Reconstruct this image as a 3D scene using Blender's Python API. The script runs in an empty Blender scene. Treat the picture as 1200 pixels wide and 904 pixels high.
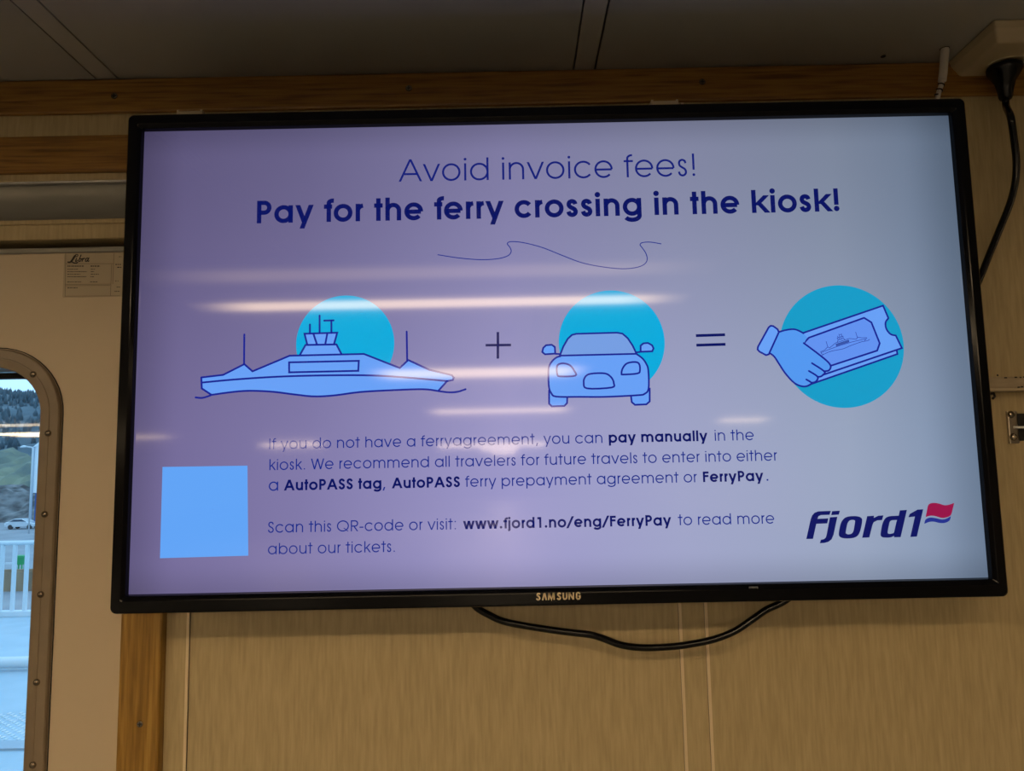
import bpy, bmesh, math, random
from mathutils import Vector

# ------------------------------------------------------------------ camera, world, exposure
SC = bpy.context.scene
COL = SC.collection
Z0 = 1.703                                   # height of the screen's centre above the saloon floor
CF, CP, CY, CR = 861.105, 0.1060684, -0.0006403, -0.0198330
CX, CZ, CD = -0.0430412, -0.1229002, 0.7749602
fw = Vector((math.sin(CY)*math.cos(CP), math.cos(CY)*math.cos(CP), math.sin(CP)))
r0 = Vector((math.cos(CY), -math.sin(CY), 0)); u0 = r0.cross(fw)
rt = r0*math.cos(CR) + u0*math.sin(CR); up = u0*math.cos(CR) - r0*math.sin(CR)
EYE = Vector((CX, -CD, CZ+Z0))

def ray(px, py):
    return rt*((px-600)/CF) - up*((py-452)/CF) + fw
def at(px, py, Y):                           # point of the plane y = Y behind a photo pixel
    d = ray(px, py); return EYE + d*((Y+CD)/d.y)
def at_z(px, py, z):
    d = ray(px, py); return EYE + d*((z-EYE.z)/d.z)

cd = bpy.data.cameras.new('camera'); cam = bpy.data.objects.new('camera', cd); COL.objects.link(cam)
cd.sensor_width = 36; cd.lens = CF*36/1200; cd.clip_start = .02; cd.clip_end = 2000
from mathutils import Matrix
cam.matrix_world = Matrix(((rt.x, up.x, -fw.x, EYE.x), (rt.y, up.y, -fw.y, EYE.y), (rt.z, up.z, -fw.z, EYE.z), (0, 0, 0, 1)))
SC.camera = cam

SC.view_settings.view_transform = 'Standard'; SC.view_settings.look = 'None'
SC.view_settings.gamma = 1; SC.view_settings.use_curve_mapping = False
SC.view_settings.exposure = 0.0

LAMP = 30.0                                  # brightness of the ceiling lights
SKY = 1.75
W = bpy.data.worlds.new('overcast_sky'); SC.world = W; W.use_nodes = True
bg = W.node_tree.nodes['Background']; bg.inputs[0].default_value = (.42, .72, 1.0, 1); bg.inputs[1].default_value = SKY

# ------------------------------------------------------------------ materials
MATS = {}
def lin(c):
    return tuple(((v/255)/12.92 if v/255 <= .04045 else ((v/255+.055)/1.055)**2.4) for v in c)
def mat(name, col, rough=.5, metal=0., spec=.5, emit=None, estr=1., coat=0.):
    if name in MATS: return MATS[name]
    m = bpy.data.materials.new(name); m.use_nodes = True
    b = m.node_tree.nodes['Principled BSDF']
    b.inputs['Base Color'].default_value = (*col, 1); b.inputs['Roughness'].default_value = rough
    b.inputs['Metallic'].default_value = metal; b.inputs['Specular IOR Level'].default_value = spec
    b.inputs['Coat Weight'].default_value = coat
    if emit:
        b.inputs['Emission Color'].default_value = (*emit, 1); b.inputs['Emission Strength'].default_value = estr
    MATS[name] = m; return m
def nodes(m):
    return m.node_tree.nodes, m.node_tree.links, m.node_tree.nodes['Principled BSDF']
def noisy(name, c1, c2, scale, stretch=(1, 1, 1), rough=.5, detail=5, lo=.35, hi=.65, bump=0., spec=.5, metal=0., c3=None):
    if name in MATS: return MATS[name]
    m = mat(name, c1, rough, metal, spec); N, L, b = nodes(m)
    tc = N.new('ShaderNodeTexCoord'); mp = N.new('ShaderNodeMapping'); mp.inputs['Scale'].default_value = stretch
    nz = N.new('ShaderNodeTexNoise'); nz.inputs['Scale'].default_value = scale; nz.inputs['Detail'].default_value = detail
    cr = N.new('ShaderNodeValToRGB'); cr.color_ramp.elements[0].position = lo; cr.color_ramp.elements[1].position = hi
    cr.color_ramp.elements[0].color = (*c1, 1); cr.color_ramp.elements[1].color = (*c2, 1)
    if c3:
        e = cr.color_ramp.elements.new((lo+hi)/2); e.color = (*c3, 1)
    L.new(tc.outputs['Object'], mp.inputs[0]); L.new(mp.outputs[0], nz.inputs['Vector'])
    L.new(nz.outputs['Fac'], cr.inputs[0]); L.new(cr.outputs[0], b.inputs['Base Color'])
    if bump:
        bp = N.new('ShaderNodeBump'); bp.inputs['Strength'].default_value = bump; bp.inputs['Distance'].default_value = .002
        L.new(nz.outputs['Fac'], bp.inputs['Height']); L.new(bp.outputs[0], b.inputs['Normal'])
    return m

M_WALL = noisy('beige_laminate', (.37, .29, .150), (.49, .39, .215), 34, (9, 9, .75), rough=.42, lo=.25, hi=.75, detail=9, c3=(.435, .342, .182))
M_CREAM = noisy('cream_paint', (.545, .445, .31), (.58, .475, .335), 2.5, rough=.4)
M_STRIP = mat('pale_plastic', (.68, .56, .37), .35)
M_OAKH = noisy('oak_lengthwise', (.145, .064, .009), (.35, .178, .034), 26, (.45, 10, 10), rough=.38, lo=.32, hi=.68, detail=8, bump=.25, c3=(.27, .128, .022))
M_OAKV = noisy('oak_upright', (.20, .105, .012), (.40, .235, .045), 24, (9, 9, .5), rough=.38, lo=.32, hi=.68, detail=8, bump=.25, c3=(.30, .160, .024))
M_CEIL = noisy('grey_ceiling_laminate', (.38, .385, .38), (.42, .42, .41), 3, rough=.24, spec=.75)
M_CSTRIP = mat('ceiling_strip_grey', (.44, .43, .41), .35)
M_DARK = mat('dark_gap', (.006, .005, .005), .7)
M_FLOOR = noisy('blue_grey_floor', (.14, .15, .165), (.18, .19, .205), 6, rough=.45)
M_BACK = mat('saloon_wall_beige', (.45, .36, .23), .5)
M_BEZEL = mat('glossy_black_plastic', (.003, .003, .004), .14, spec=.18)
M_HOUSE = mat('matt_black_plastic', (.012, .012, .013), .5)
M_CORD = mat('black_rubber', (.005, .005, .006), .22, spec=.3)
M_FRAME = noisy('greige_metal_paint', (.215, .165, .11), (.245, .19, .125), 30, rough=.34)
M_STEEL = mat('brushed_steel', (.45, .40, .33), .3, metal=1.)
M_BOLT = mat('dark_steel', (.30, .25, .19), .25, metal=1.)
M_RAIL = noisy('grey_channel', (.22, .215, .195), (.29, .28, .25), 5, (1, 4, 4), rough=.3, metal=.35)
M_CHROME = mat('aluminium_lip', (.75, .74, .72), .25, metal=.6)
M_BOX = mat('ivory_plastic', (.56, .46, .30), .35)
M_WHITE = mat('white_plastic', (.60, .55, .48), .4)
M_PLAC = mat('label_film', (.42, .345, .235), .4)
M_INK = mat('black_ink', (.012, .010, .009), .5)
M_INKG = mat('thin_grey_ink', (.17, .135, .09), .5)
M_LOGO = mat('pale_gold_print', (.62, .50, .32), .4)

# ------------------------------------------------------------------ mesh builder (works in world coordinates)
class MB:
    def __init__(s): s.v = []; s.f = []; s.m = []; s.sm = []
    def face(s, idx, m=0, smooth=False): s.f.append(tuple(idx)); s.m.append(m); s.sm.append(smooth)
    def add(s, pts): n = len(s.v); s.v += [tuple(p) for p in pts]; return n
    def box(s, x0, x1, y0, y1, z0, z1, m=0):
        n = s.add([(x, y, z) for z in (z0, z1) for y in (y0, y1) for x in (x0, x1)])
        for q in ((0, 2, 3, 1), (4, 5, 7, 6), (0, 1, 5, 4), (2, 6, 7, 3), (0, 4, 6, 2), (1, 3, 7, 5)): s.face([n+i for i in q], m)
        return s
    def hexa(s, p, m=0):                     # eight corners in the order of box()
        n = s.add(p)
        for q in ((0, 2, 3, 1), (4, 5, 7, 6), (0, 1, 5, 4), (2, 6, 7, 3), (0, 4, 6, 2), (1, 3, 7, 5)): s.face([n+i for i in q], m)
        return s
    def loops(s, L, m=0, smooth=False, cap0=False, cap1=False, mats=None):
        k = len(L[0]); b = [s.add(l) for l in L]
        for i in range(len(L)-1):
            mm = mats[i] if mats else m
            for j in range(k):
                j2 = (j+1) % k; s.face([b[i]+j, b[i]+j2, b[i+1]+j2, b[i+1]+j], mm, smooth)
        if cap0: s.face([b[0]+j for j in range(k)][::-1], mats[0] if mats else m)
        if cap1: s.face([b[-1]+j for j in range(k)], mats[-1] if mats else m)
        return s
    def tube(s, pts, r, n=10, m=0, caps=True):
        pts = [Vector(p) for p in pts]; L = []; ref = None
        for i, p in enumerate(pts):
            t = (pts[min(i+1, len(pts)-1)]-pts[max(i-1, 0)]).normalized()
            if ref is None: ref = t.orthogonal().normalized()
            ref = (ref - t*ref.dot(t)).normalized(); b = t.cross(ref)
            rr = r[i] if isinstance(r, (list, tuple)) else r
            L.append([p + (ref*math.cos(2*math.pi*j/n)+b*math.sin(2*math.pi*j/n))*rr for j in range(n)])
        return s.loops(L, m, True, caps, caps)
    def lathe(s, c, axis, prof, n=16, m=0):  # prof: (distance along axis, radius)
        a = Vector(axis).normalized(); e = a.orthogonal().normalized(); b = a.cross(e); c = Vector(c)
        L = [[c + a*d + (e*math.cos(2*math.pi*j/n)+b*math.sin(2*math.pi*j/n))*max(r, 1e-5) for j in range(n)] for d, r in prof]
        return s.loops(L, m, True, True, True)
    def build(s, name, mats, parent=None, bevel=0, origin=None):
        if not isinstance(mats, (list, tuple)): mats = [mats]
        if parent is not None: o0 = Vector(parent['_o'])
        elif origin is not None: o0 = Vector(origin)
        else:
            xs = [p[0] for p in s.v]; ys = [p[1] for p in s.v]; zs = [p[2] for p in s.v]
            o0 = Vector(((min(xs)+max(xs))/2, (min(ys)+max(ys))/2, min(zs)))
        me = bpy.data.meshes.new(name); me.from_pydata([tuple(Vector(p)-o0) for p in s.v], [], s.f)
        for mm in mats: me.materials.append(mm)
        for i, p in enumerate(me.polygons): p.material_index = s.m[i]; p.use_smooth = s.sm[i]
        bm = bmesh.new(); bm.from_mesh(me); bmesh.ops.recalc_face_normals(bm, faces=bm.faces); bm.to_mesh(me); bm.free()
        o = bpy.data.objects.new(name, me); COL.objects.link(o)
        if parent is not None: o.parent = parent; o['_o'] = tuple(o0)
        else: o.location = o0; o['_o'] = tuple(o0)
        if bevel:
            b = o.modifiers.new('bevel', 'BEVEL'); b.width = bevel; b.segments = 2; b.limit_method = 'ANGLE'; b.angle_limit = .7
        return o
def empty(name, loc):
    o = bpy.data.objects.new(name, None); COL.objects.link(o); o.location = loc; o['_o'] = tuple(loc); o.empty_display_size = .05; return o
def tag(o, label, cat, group=None, kind=None):
    o['label'] = label; o['category'] = cat
    if group: o['group'] = group
    if kind: o['kind'] = kind
    return o
def struct(o): o['kind'] = 'structure'; return o
def copy_thing(o):
    c = o.copy(); COL.objects.link(c)
    for ch in [k for k in o.children]:
        d = ch.copy(); COL.objects.link(d); d.parent = c
    return c
def rrect(x0, x1, z0, z1, r, y, n=6):
    P = []
    for cx, cz, a0 in ((x1-r, z1-r, 0), (x0+r, z1-r, 90), (x0+r, z0+r, 180), (x1-r, z0+r, 270)):
        for k in range(n+1):
            a = math.radians(a0+90*k/n); P.append((cx+r*math.cos(a), y, cz+r*math.sin(a)))
    return P
def catmull(P, n=8, closed=False):
    P = [Vector(p) for p in P]; out = []; k = len(P)
    rng = range(k) if closed else range(k-1)
    for i in rng:
        if closed: a, b, c, d = P[i-1], P[i], P[(i+1) % k], P[(i+2) % k]
        else: a, b, c, d = P[max(i-1, 0)], P[i], P[i+1], P[min(i+2, k-1)]
        for j in range(n):
            t = j/n
            out.append(.5*((2*b)+(c-a)*t+(2*a-5*b+4*c-d)*t*t+(3*b-a-3*c+d)*t**3))
    if not closed: out.append(P[-1])
    return out
def holed(s, x0, x1, z0, z1, hole, y0, y1, m=0):   # plate with a rounded hole, straight strips round it
    for y, flip in ((y0, 0), (y1, 1)):
        H = [(p[0], y, p[2]) for p in hole]; k = len(H); q = k//4
        n = s.add(H); c = s.add([(x1, y, z1), (x0, y, z1), (x0, y, z0), (x1, y, z0)])
        for i in range(4):
            idx = [n+i*q+j for j in range(q)]
            for j in range(q-1): s.face([c+i, idx[j], idx[j+1]], m)
            s.face([c+i, idx[-1], n+((i+1)*q) % k, c+(i+1) % 4], m)
    b0 = s.add([(p[0], y0, p[2]) for p in hole]); b1 = s.add([(p[0], y1, p[2]) for p in hole]); k = len(hole)
    for j in range(k): s.face([b0+j, b0+(j+1) % k, b1+(j+1) % k, b1+j], m)
    R = [(x1, z1), (x0, z1), (x0, z0), (x1, z0)]
    d0 = s.add([(x, y0, z) for x, z in R]); d1 = s.add([(x, y1, z) for x, z in R])
    for j in range(4): s.face([d0+j, d0+(j+1) % 4, d1+(j+1) % 4, d1+j], m)
    return s

WY = .10                                     # face of the front wall
ZC = .366+Z0                                 # ceiling
XL, XR, YB = -12.0, 6.0, -46.0
XJ0, XJ1 = -.4965, -.449                     # oak door jamb
XD0 = -1.30                                  # far side of the doorway

# ------------------------------------------------------------------ the room
struct(MB().box(XL, XR, YB, WY+.16, -.1, 0).build('floor', M_FLOOR))
joints = [-.556, -.5285, .0412, .068]
jx = [XL, -1.75, -1.72] + joints + [.64, .667, 1.24, 1.267] + [XR]
c = MB(); c.box(XL, XR, YB, WY+.16, ZC+.012, ZC+.05, 1)
for i in range(len(jx)-1):
    strip = .02 < jx[i+1]-jx[i] < .04
    c.box(jx[i]+.0011, jx[i+1]-.0011, YB, WY+.16, ZC+(-.0002 if strip else 0), ZC+.011, 2 if strip else 0)
c.box(jx[4]+.001, jx[5]-.001, -.066, -.0650, ZC-.0010, ZC+.002, 2)
for px, py in ((1035, 66),):                # a nail hole in the ceiling
    p = at_z(px, py, ZC); c.lathe((p.x, p.y, ZC-.0006), (0, 0, 1), [(0, .003), (.001, .003)], 10, 1)
struct(c.build('ceiling', [M_CEIL, M_DARK, M_CSTRIP]))

ZH0, ZH1 = .2465+Z0, .2935+Z0                # oak header over the doorway
w = MB()
w.box(XJ1-.03, XR, WY, WY+.12, 0, ZC)                                   # panel behind the television
w.box(XD0, XJ1-.03, WY, WY+.12, ZH0+.01, ZC)                            # above the doorway
holed(w, -4.2, XD0, 0, ZC, rrect(-3.7, -1.62, .95, 1.98, .08, 0), WY, WY+.12)  # opening for the added daylight window
w.box(XL, -4.2, WY, WY+.12, 0, ZC)
struct(w.build('wall_front', M_WALL))
lw = MB(); lw.box(XL-.1, XL, YB, WY+.16, 0, ZC); struct(lw.build('wall_left', M_BACK))
lw = MB(); lw.box(XR, XR+.1, YB, WY+.16, 0, ZC); struct(lw.build('wall_right', M_BACK))
lw = MB(); lw.box(XL, XR, YB-.1, YB, 0, ZC); struct(lw.build('wall_back', M_BACK))

def screw(parent, p, r=.0042):
    s = MB(); s.lathe((p.x, p.y+.0002, p.z), (0, -1, 0), [(0, r), (.0006, r), (.0012, r*.8)], 14, 0)
    for a, b in ((r*.62, r*.13), (r*.13, r*.62)): s.box(p.x-a, p.x+a, p.y-.00125, p.y-.0008, p.z-b, p.z+b, 1)
    return s.build('screw', [M_BOLT, M_DARK], parent)

# oak moulding under the ceiling
YT = .0945; HY = .0975
k = MB(); zt0 = at(300, 128.6, YT).z
k.box(XL, XR, YT, WY+.001, zt0, ZC-.0008)
t1 = struct(k.build('trim_1', M_OAKH, bevel=.003))
for px, py in ((134, 112.5), (479, 103.5), (823, 96)): screw(t1, at(px, py, YT))
# header and jamb of the doorway
k = MB().box(XD0, XJ0+.012, HY, .13, ZH0, ZH1); t2 = struct(k.build('trim_2', M_OAKH, bevel=.002))
k = MB().box(XJ0, XJ1, .088, .15, 0, ZH1); t3 = struct(k.build('trim_3', M_OAKV, bevel=.002))
screw(t3, at(164, 849, .088), .0036)
# cover strips of the panel joints
k = MB()
for x, wd in ((-.4236, .0016),): k.box(x-wd, x+wd, WY-.0022, WY+.002, 0, zt0); k.box(x+wd, x+wd+.0006, WY-.0004, WY+.001, 0, zt0, 1)
struct(k.build('trim_4', [M_STRIP, M_DARK]))
k = MB()
for x in (.1455, .1755): k.box(x-.0017, x+.0017, WY-.0020, WY+.002, 0, zt0); k.box(x-.0020, x-.0017, WY-.0003, WY+.001, 0, zt0, 1)
struct(k.build('trim_5', [M_STRIP, M_DARK]))

# sliding door with its channel, and the porthole in it
DY = .118
def zz(y, Y=DY): return at(70, y, Y).z
d = MB()
WX1, WX0 = at(50, 487, DY).x, at(50, 487, DY).x-.42
WZ1 = at(-8, 432, DY).z; WZ0 = WZ1-.95
hole = rrect(WX0-.004, WX1+.004, WZ0-.004, WZ1+.004, .062, 0, 10)
door = struct(empty('door_1', (-.9, DY, 0)))
holed(d, XD0, XJ0+.012, .02, zz(297), hole, DY, DY+.04)
d.build('door_leaf', M_CREAM, door, bevel=.0008)
k = MB().box(XD0, XJ0+.012, DY-.004, DY+.042, zz(297.2), zz(291)); k.build('top_rail', M_RAIL, door, bevel=.0015)
# casing above the door: lip, hollow metal channel, lower strip
k = MB()
k.box(XD0, XJ0+.012, .104, .15, zz(212.4, .104), ZH0+.012)
k.box(XD0, XJ0+.012, .104, .15, zz(280.5, .104), zz(259, .104))
k.box(XD0, XJ0+.012, .101, .105, zz(262.5, .101), zz(257, .101))
k.build('casing', M_WALL, door, bevel=.0012)
k = MB(); prof = []
zt, zb = zz(213, .104), zz(257, .104)
for i in range(13):
    a = math.pi*i/12; prof.append((.1055+.007*math.sin(a)**.7, zt+(zb-zt)*(1-math.cos(a))/2))
L = [[(XD0, y, z) for y, z in prof], [(XJ0+.012, y, z) for y, z in prof]]
n0 = k.add(L[0]); n1 = k.add(L[1])
for i in range(12): k.face([n0+i, n0+i+1, n1+i+1, n1+i], 0, True)
k.build('channel', M_RAIL, door)
k = MB().box(XD0, XJ0+.012, .1015, .1065, zz(214.8, .103), zz(212.6, .103)); k.build('channel_lip', M_CHROME, door, bevel=.0004)
k = MB().box(XD0, XJ0+.012, .15, .158, zz(299), ZH0+.012)
k.build('backing', M_DARK, door)

win = struct(empty('window_1', ((WX0+WX1)/2, DY, WZ0)))
fr = MB(); LL = []
def rr2(dd, y, r=.058): return rrect(WX0-dd, WX1+dd, WZ0-dd, WZ1+dd, r+dd, y, 12)
for dd, y in ((0, .165), (0, .1135), (.001, .1125), (.0108, .1118), (.0112, .1111), (.0121, .1111), (.0125, .1118), (.0222, .1125), (.0236, .1140), (.0238, DY+.0005)): LL.append(rr2(dd, y))
fr.loops(LL, 0); fr.build('frame', M_FRAME, win)
fr = MB(); fr.loops([rr2(.0245, DY-.0006), rr2(.0257, DY-.0006), rr2(.0257, DY+.001)], 0); fr.build('sealant', M_DARK, win)
fr = MB(); fr.loops([rr2(-.001, .154), rr2(-.008, .154), rr2(-.008, .166)], 0); fr.build('gasket', M_DARK, win)
for px, py in ((39, 439), (56.5, 508), (52.5, 603), (47.8, 697), (43, 800), (38.5, 897)):
    p = at(px, py, .1118)
    b = MB().lathe(p+Vector((0, .0006, 0)), (0, -1, 0), [(0, .0040), (.001, .0040), (.0022, .0034), (.0032, .0020), (.0036, .0004)], 14)
    b.build('bolt', M_BOLT, win)
glass = bpy.data.materials.new('window_glass'); glass.use_nodes = True
N = glass.node_tree.nodes; N.clear(); out = N.new('ShaderNodeOutputMaterial'); mx = N.new('ShaderNodeMixShader')
tr = N.new('ShaderNodeBsdfTransparent'); gl = N.new('ShaderNodeBsdfGlossy'); gl.inputs['Roughness'].default_value = .02
tr.inputs[0].default_value = (.93, .97, 1, 1); lwn = N.new('ShaderNodeFresnel'); lwn.inputs[0].default_value = 1.45
for a, b in ((lwn.outputs[0], mx.inputs[0]), (tr.outputs[0], mx.inputs[1]), (gl.outputs[0], mx.inputs[2]), (mx.outputs[0], out.inputs[0])): glass.node_tree.links.new(a, b)
MB().loops([rr2(-.003, .159), rr2(-.003, .163)], 0, False, True, True).build('glass_pane', glass, win)
w2 = struct(empty('added_window_2', (-2.66, WY, .95)))  # unseen window, added to let bluish daylight onto the ceiling
k = MB(); k.loops([rrect(-3.70+e, -1.62-e, .95+e, 1.98-e, .08, y) for e, y in ((-.03, .099), (-.03, .092), (.02, .092), (.02, .2))]); k.build('frame', M_FRAME, w2)
MB().loops([rrect(-3.69, -1.63, .96, 1.97, .07, .16), rrect(-3.69, -1.63, .96, 1.97, .07, .164)], 0, False, True, True).build('glass_pane', glass, w2)

# maker's label on the door
PY = DY-.0006
pl = MB(); a_ = at(75.5, 296.8, PY); b_ = at(74.5, 349, PY)
px1 = XJ0+.006
pl.loops([rrect(a_.x, px1, b_.z, a_.z-.0008, .0018, y) for y in (DY+.0002, PY)], 0, False, True, True)
plac = pl.build('placard', M_PLAC)
tag(plac, 'pale printed label with black script lettering stuck on cream door above the porthole', 'label')

# ------------------------------------------------------------------ flat drawing: strokes and filled shapes on a plane
class Draw:
    def __init__(s, Y): s.Y = Y; s.mb = MB()
    def P(s, p, lay=0):
        return (p[0], s.Y-.00008*lay, p[1])
    def poly(s, pts, m=0, lay=0):
        n = s.mb.add([s.P(p, lay) for p in pts]); s.mb.face(range(n, n+len(pts)), m)
    def disc(s, c, r, m=0, lay=0, n=24):
        s.poly([(c[0]+r*math.cos(2*math.pi*i/n), c[1]+r*math.sin(2*math.pi*i/n)) for i in range(n)], m, lay)
    def stroke(s, pts, wd, m=0, lay=0, closed=False, rnd=False):
        Q = [Vector((p[0], p[1])) for p in pts]
        R = [Q[0]]
        for p in Q[1:]:
            if (p-R[-1]).length > 1e-7: R.append(p)
        if closed and (R[0]-R[-1]).length < 1e-7: R.pop()
        k = len(R); h = wd/2; A = []; B = []
        if k < 2: return
        for i in range(k):
            pr = R[i-1] if (i or closed) else None; nx = R[(i+1) % k] if (i < k-1 or closed) else None
            d1 = (R[i]-pr).normalized() if pr is not None else None; d2 = (nx-R[i]).normalized() if nx is not None else None
            if d1 is None: d1 = d2
            if d2 is None: d2 = d1
            n1 = Vector((-d1.y, d1.x)); n2 = Vector((-d2.y, d2.x)); b = n1+n2
            if b.length < 1e-6: b = n1
            b.normalize(); mlen = h/max(b.dot(n1), .5)
            A.append(R[i]+b*mlen); B.append(R[i]-b*mlen)
        n = s.mb.add([s.P(p, lay) for q in zip(A, B) for p in q])
        for i in range(k if closed else k-1):
            j = (i+1) % k; s.mb.face([n+2*i, n+2*i+1, n+2*j+1, n+2*j], m)
        if rnd and not closed:
            for p in (R[0], R[-1]): s.disc(p, h, m, lay, 12)
    def build(s, name, mats, parent): return s.mb.build(name, mats, parent)

def arc(cx, cy, rx, ry, a0, a1, n=16):
    return [(cx+rx*math.cos(math.radians(a0+(a1-a0)*i/n)), cy+ry*math.sin(math.radians(a0+(a1-a0)*i/n))) for i in range(n+1)]
ADV = {'l': dict(zip('abcdefghijklmnoprstuvwyAFIPQRSW1.,!:-/ ', (.683, .682, .625, .685, .65, .314, .674, .61, .2, .203, .502, .2, .938, .61, .655, .682, .301, .388, .339, .608, .554, .831, .536, .74, .485, .226, .592, .871, .607, .498, .9, .554, .277, .277, .295, .277, .332, .437, .277))),
       'b': dict(zip('abcdefghijklmnoprstuvwyAFIPQRSW1.,!:-/ ', (.66, .66, .595, .66, .64, .28, .66, .6, .24, .26, .58, .24, .94, .6, .64, .66, .32, .44, .3, .6, .56, .8, .58, .74, .5, .28, .56, .84, .58, .52, .9, .56, .28, .28, .28, .28, .42, .46, .28)))}
def glyph(ch, wt, w):
    X, C, A, D, ov = .545, .705, .72, -.19, .008
    adv = ADV[wt][ch]; h = w/2; s = .045 if wt == 'l' else .035; s2 = .07 if wt == 'l' else .06
    l, r = s, adv-s; E = []
    S = lambda p, **k: E.append(('S', p, k)); D_ = lambda x, y, q: E.append(('D', (x, y), q))
    hw = w*1.1
    def diag(x0, y0, x1, y1, f=1.): q = hw*f/2; E.append(('P', [(x0-q, y0), (x0+q, y0), (x1+q, y1), (x1-q, y1)]))
    ry = X/2+ov-h; dot = .043 if wt == 'l' else .085
    if ch in 'abdgp':
        if ch in 'adg': st = adv-s2-h; l0, r0 = l, adv-s2
        else: st = s2+h; l0, r0 = s2, r
        cx = (l0+r0)/2; rx = (r0-l0)/2-h
        S(arc(cx, X/2, rx, ry, 0, 360, 40), closed=True)
        y0, y1 = {'a': (0, X), 'b': (0, A), 'd': (0, A), 'p': (D, X), 'g': (-.01, X)}[ch]
        S([(st, y1), (st, y0)])
        if ch == 'g': S([(st, .02)]+arc(cx, -.005, rx, .195-h, 0, -155, 18))
    elif ch == 'o': S(arc(adv/2, X/2, (r-l)/2-h, ry, 0, 360, 40), closed=True)
    elif ch in 'ce':
        rx = (r-l)/2-h
        if ch == 'c': rx += .02; S(arc(l+h+rx, X/2, rx, ry, 38, 322, 30))
        else: S([(adv/2-rx, X/2-.01), (adv/2+rx, X/2-.01)]); S(arc(adv/2, X/2, rx, ry, -2, 318, 36))
    elif ch == 'f':
        x = .10+h; q = .13; S([(x, 0), (x, A-q)]+arc(x+q, A-q, q, q-h+.01, 180, 80, 8)); S([(.02, X-h), (adv-.01, X-h)])
    elif ch in 'hn':
        x0 = s2+h; x1 = adv-s2-h; rx = (x1-x0)/2; qy = min(rx, .24)
        S([(x0, 0), (x0, A if ch == 'h' else X)]); S([(x1, 0), (x1, X+ov-h-qy)]+arc((x0+x1)/2, X+ov-h-qy, rx, qy, 0, 172, 18))
    elif ch == 'm':
        x0 = s2+h; x2 = adv-s2-h; x1 = (x0+x2)/2; rx = (x1-x0)/2; qy = rx
        S([(x0, 0), (x0, X)])
        for a, b in ((x0, x1), (x1, x2)): S([(b, 0), (b, X+ov-h-qy)]+arc((a+b)/2, X+ov-h-qy, rx, qy, 0, 172, 16))
    elif ch == 'u':
        x0 = s2+h; x1 = adv-s2-h; rx = (x1-x0)/2; qy = min(rx, .24)
        S([(x0, X), (x0, -ov+h+qy)]+arc((x0+x1)/2, -ov+h+qy, rx, qy, 180, 360, 18)); S([(x1, X), (x1, 0)])
    elif ch == 'i': S([(adv/2, 0), (adv/2, X)]); D_(adv/2, .675, dot)
    elif ch == 'j': x = adv/2+.01; S([(x, X), (x, -.08)]+arc(x-.11, -.08, .11, .11-h, 0, -80, 8)); D_(x, .675, dot)
    elif ch == 'k':
        x = s2+h; S([(x, 0), (x, A)]); diag(x+h, .235, adv-.07, X, 1.2); diag(adv-.05, 0, x+.10+w*.4, .30, 1.15)
    elif ch == 'l': S([(adv/2, 0), (adv/2, A)])
    elif ch == 'r':
        x = s2+h; q = adv-.02-x; S([(x, 0), (x, X)]); S([(x, X-.22)]+arc(x+q, X-.22, q, .22+ov-h, 175, 95, 10))
    elif ch in 'sS':
        H = X if ch == 's' else C
        P = [(.93, .78), (.82, .93), (.5, 1), (.19, .93), (.09, .76), (.22, .61), (.5, .51), (.82, .4), (.95, .23), (.82, .07), (.5, 0), (.17, .07), (.03, .25)]
        S([tuple(v) for v in catmull([Vector((l+h+u*(r-l-w), -ov+h+v*(H+2*ov-w))) for u, v in P], 5)])
    elif ch == 't': S([(adv/2, 0), (adv/2, C)]); S([(.02, X-h), (adv-.02, X-h)])
    elif ch in 'vwWAy':
        H = X if ch in 'vwy' else C; e = .012+hw/2
        if ch == 'v': diag(e, H, adv/2, 0); diag(adv-e, H, adv/2, 0)
        elif ch == 'A':
            diag(e, 0, adv/2, H); diag(adv-e, 0, adv/2, H); yb = .235; q = yb/H*(adv/2-e); S([(e+q, yb), (adv-e-q, yb)])
        elif ch == 'y':
            q = (adv/2-e)/H*(-D); diag(e, H, adv/2-.0, 0); diag(adv-e, H, adv/2-q, D)
        else:
            q = (adv-2*e)/4
            for i, (a, b) in enumerate(((H, 0), (0, H), (H, 0), (0, H))): diag(e+i*q, a, e+(i+1)*q, b)
    elif ch == 'F': x = s2+.01+h; S([(x, 0), (x, C)]); S([(x, C-h), (adv-.04, C-h)]); S([(x, .40), (adv-.06, .40)])
    elif ch == 'I': S([(adv/2, 0), (adv/2, C)])
    elif ch in 'PR':
        x = s2+.01+h; mid = .33 if ch == 'P' else .33; q = (C-h-mid)/2; xr = adv-.05-h
        S([(x, 0), (x, C)]); S([(x, C-h), (xr-q, C-h)]+arc(xr-q, (C-h+mid)/2, q, q, 90, -90, 14)+[(x, mid)])
        if ch == 'R': diag(x+.12+h, mid, adv-.05-h, 0, 1.1)
    elif ch == 'Q': S(arc(adv/2, C/2, adv/2-s-h, C/2+ov-h, 0, 360, 40), closed=True); diag(adv/2+.06, .22, adv-.06-h, 0)
    elif ch == '1': x = adv/2+.04; S([(x, 0), (x, C)]); S([(x, C-h), (x-.19, C-h-(.0 if wt == 'b' else .06))])
    elif ch == '.': D_(adv/2, dot, dot)
    elif ch == ',': diag(adv/2-.04, -.11, adv/2+.03, dot*2)
    elif ch == '!': S([(adv/2, .2), (adv/2, C+.01)]); D_(adv/2, dot, dot)
    elif ch == ':': D_(adv/2, dot, dot); D_(adv/2, X-dot, dot)
    elif ch == '-': S([(.04, .25), (adv-.04, .25)])
    elif ch == '/': diag(.04, -.06, adv-.04, A)
    return adv, E
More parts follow.
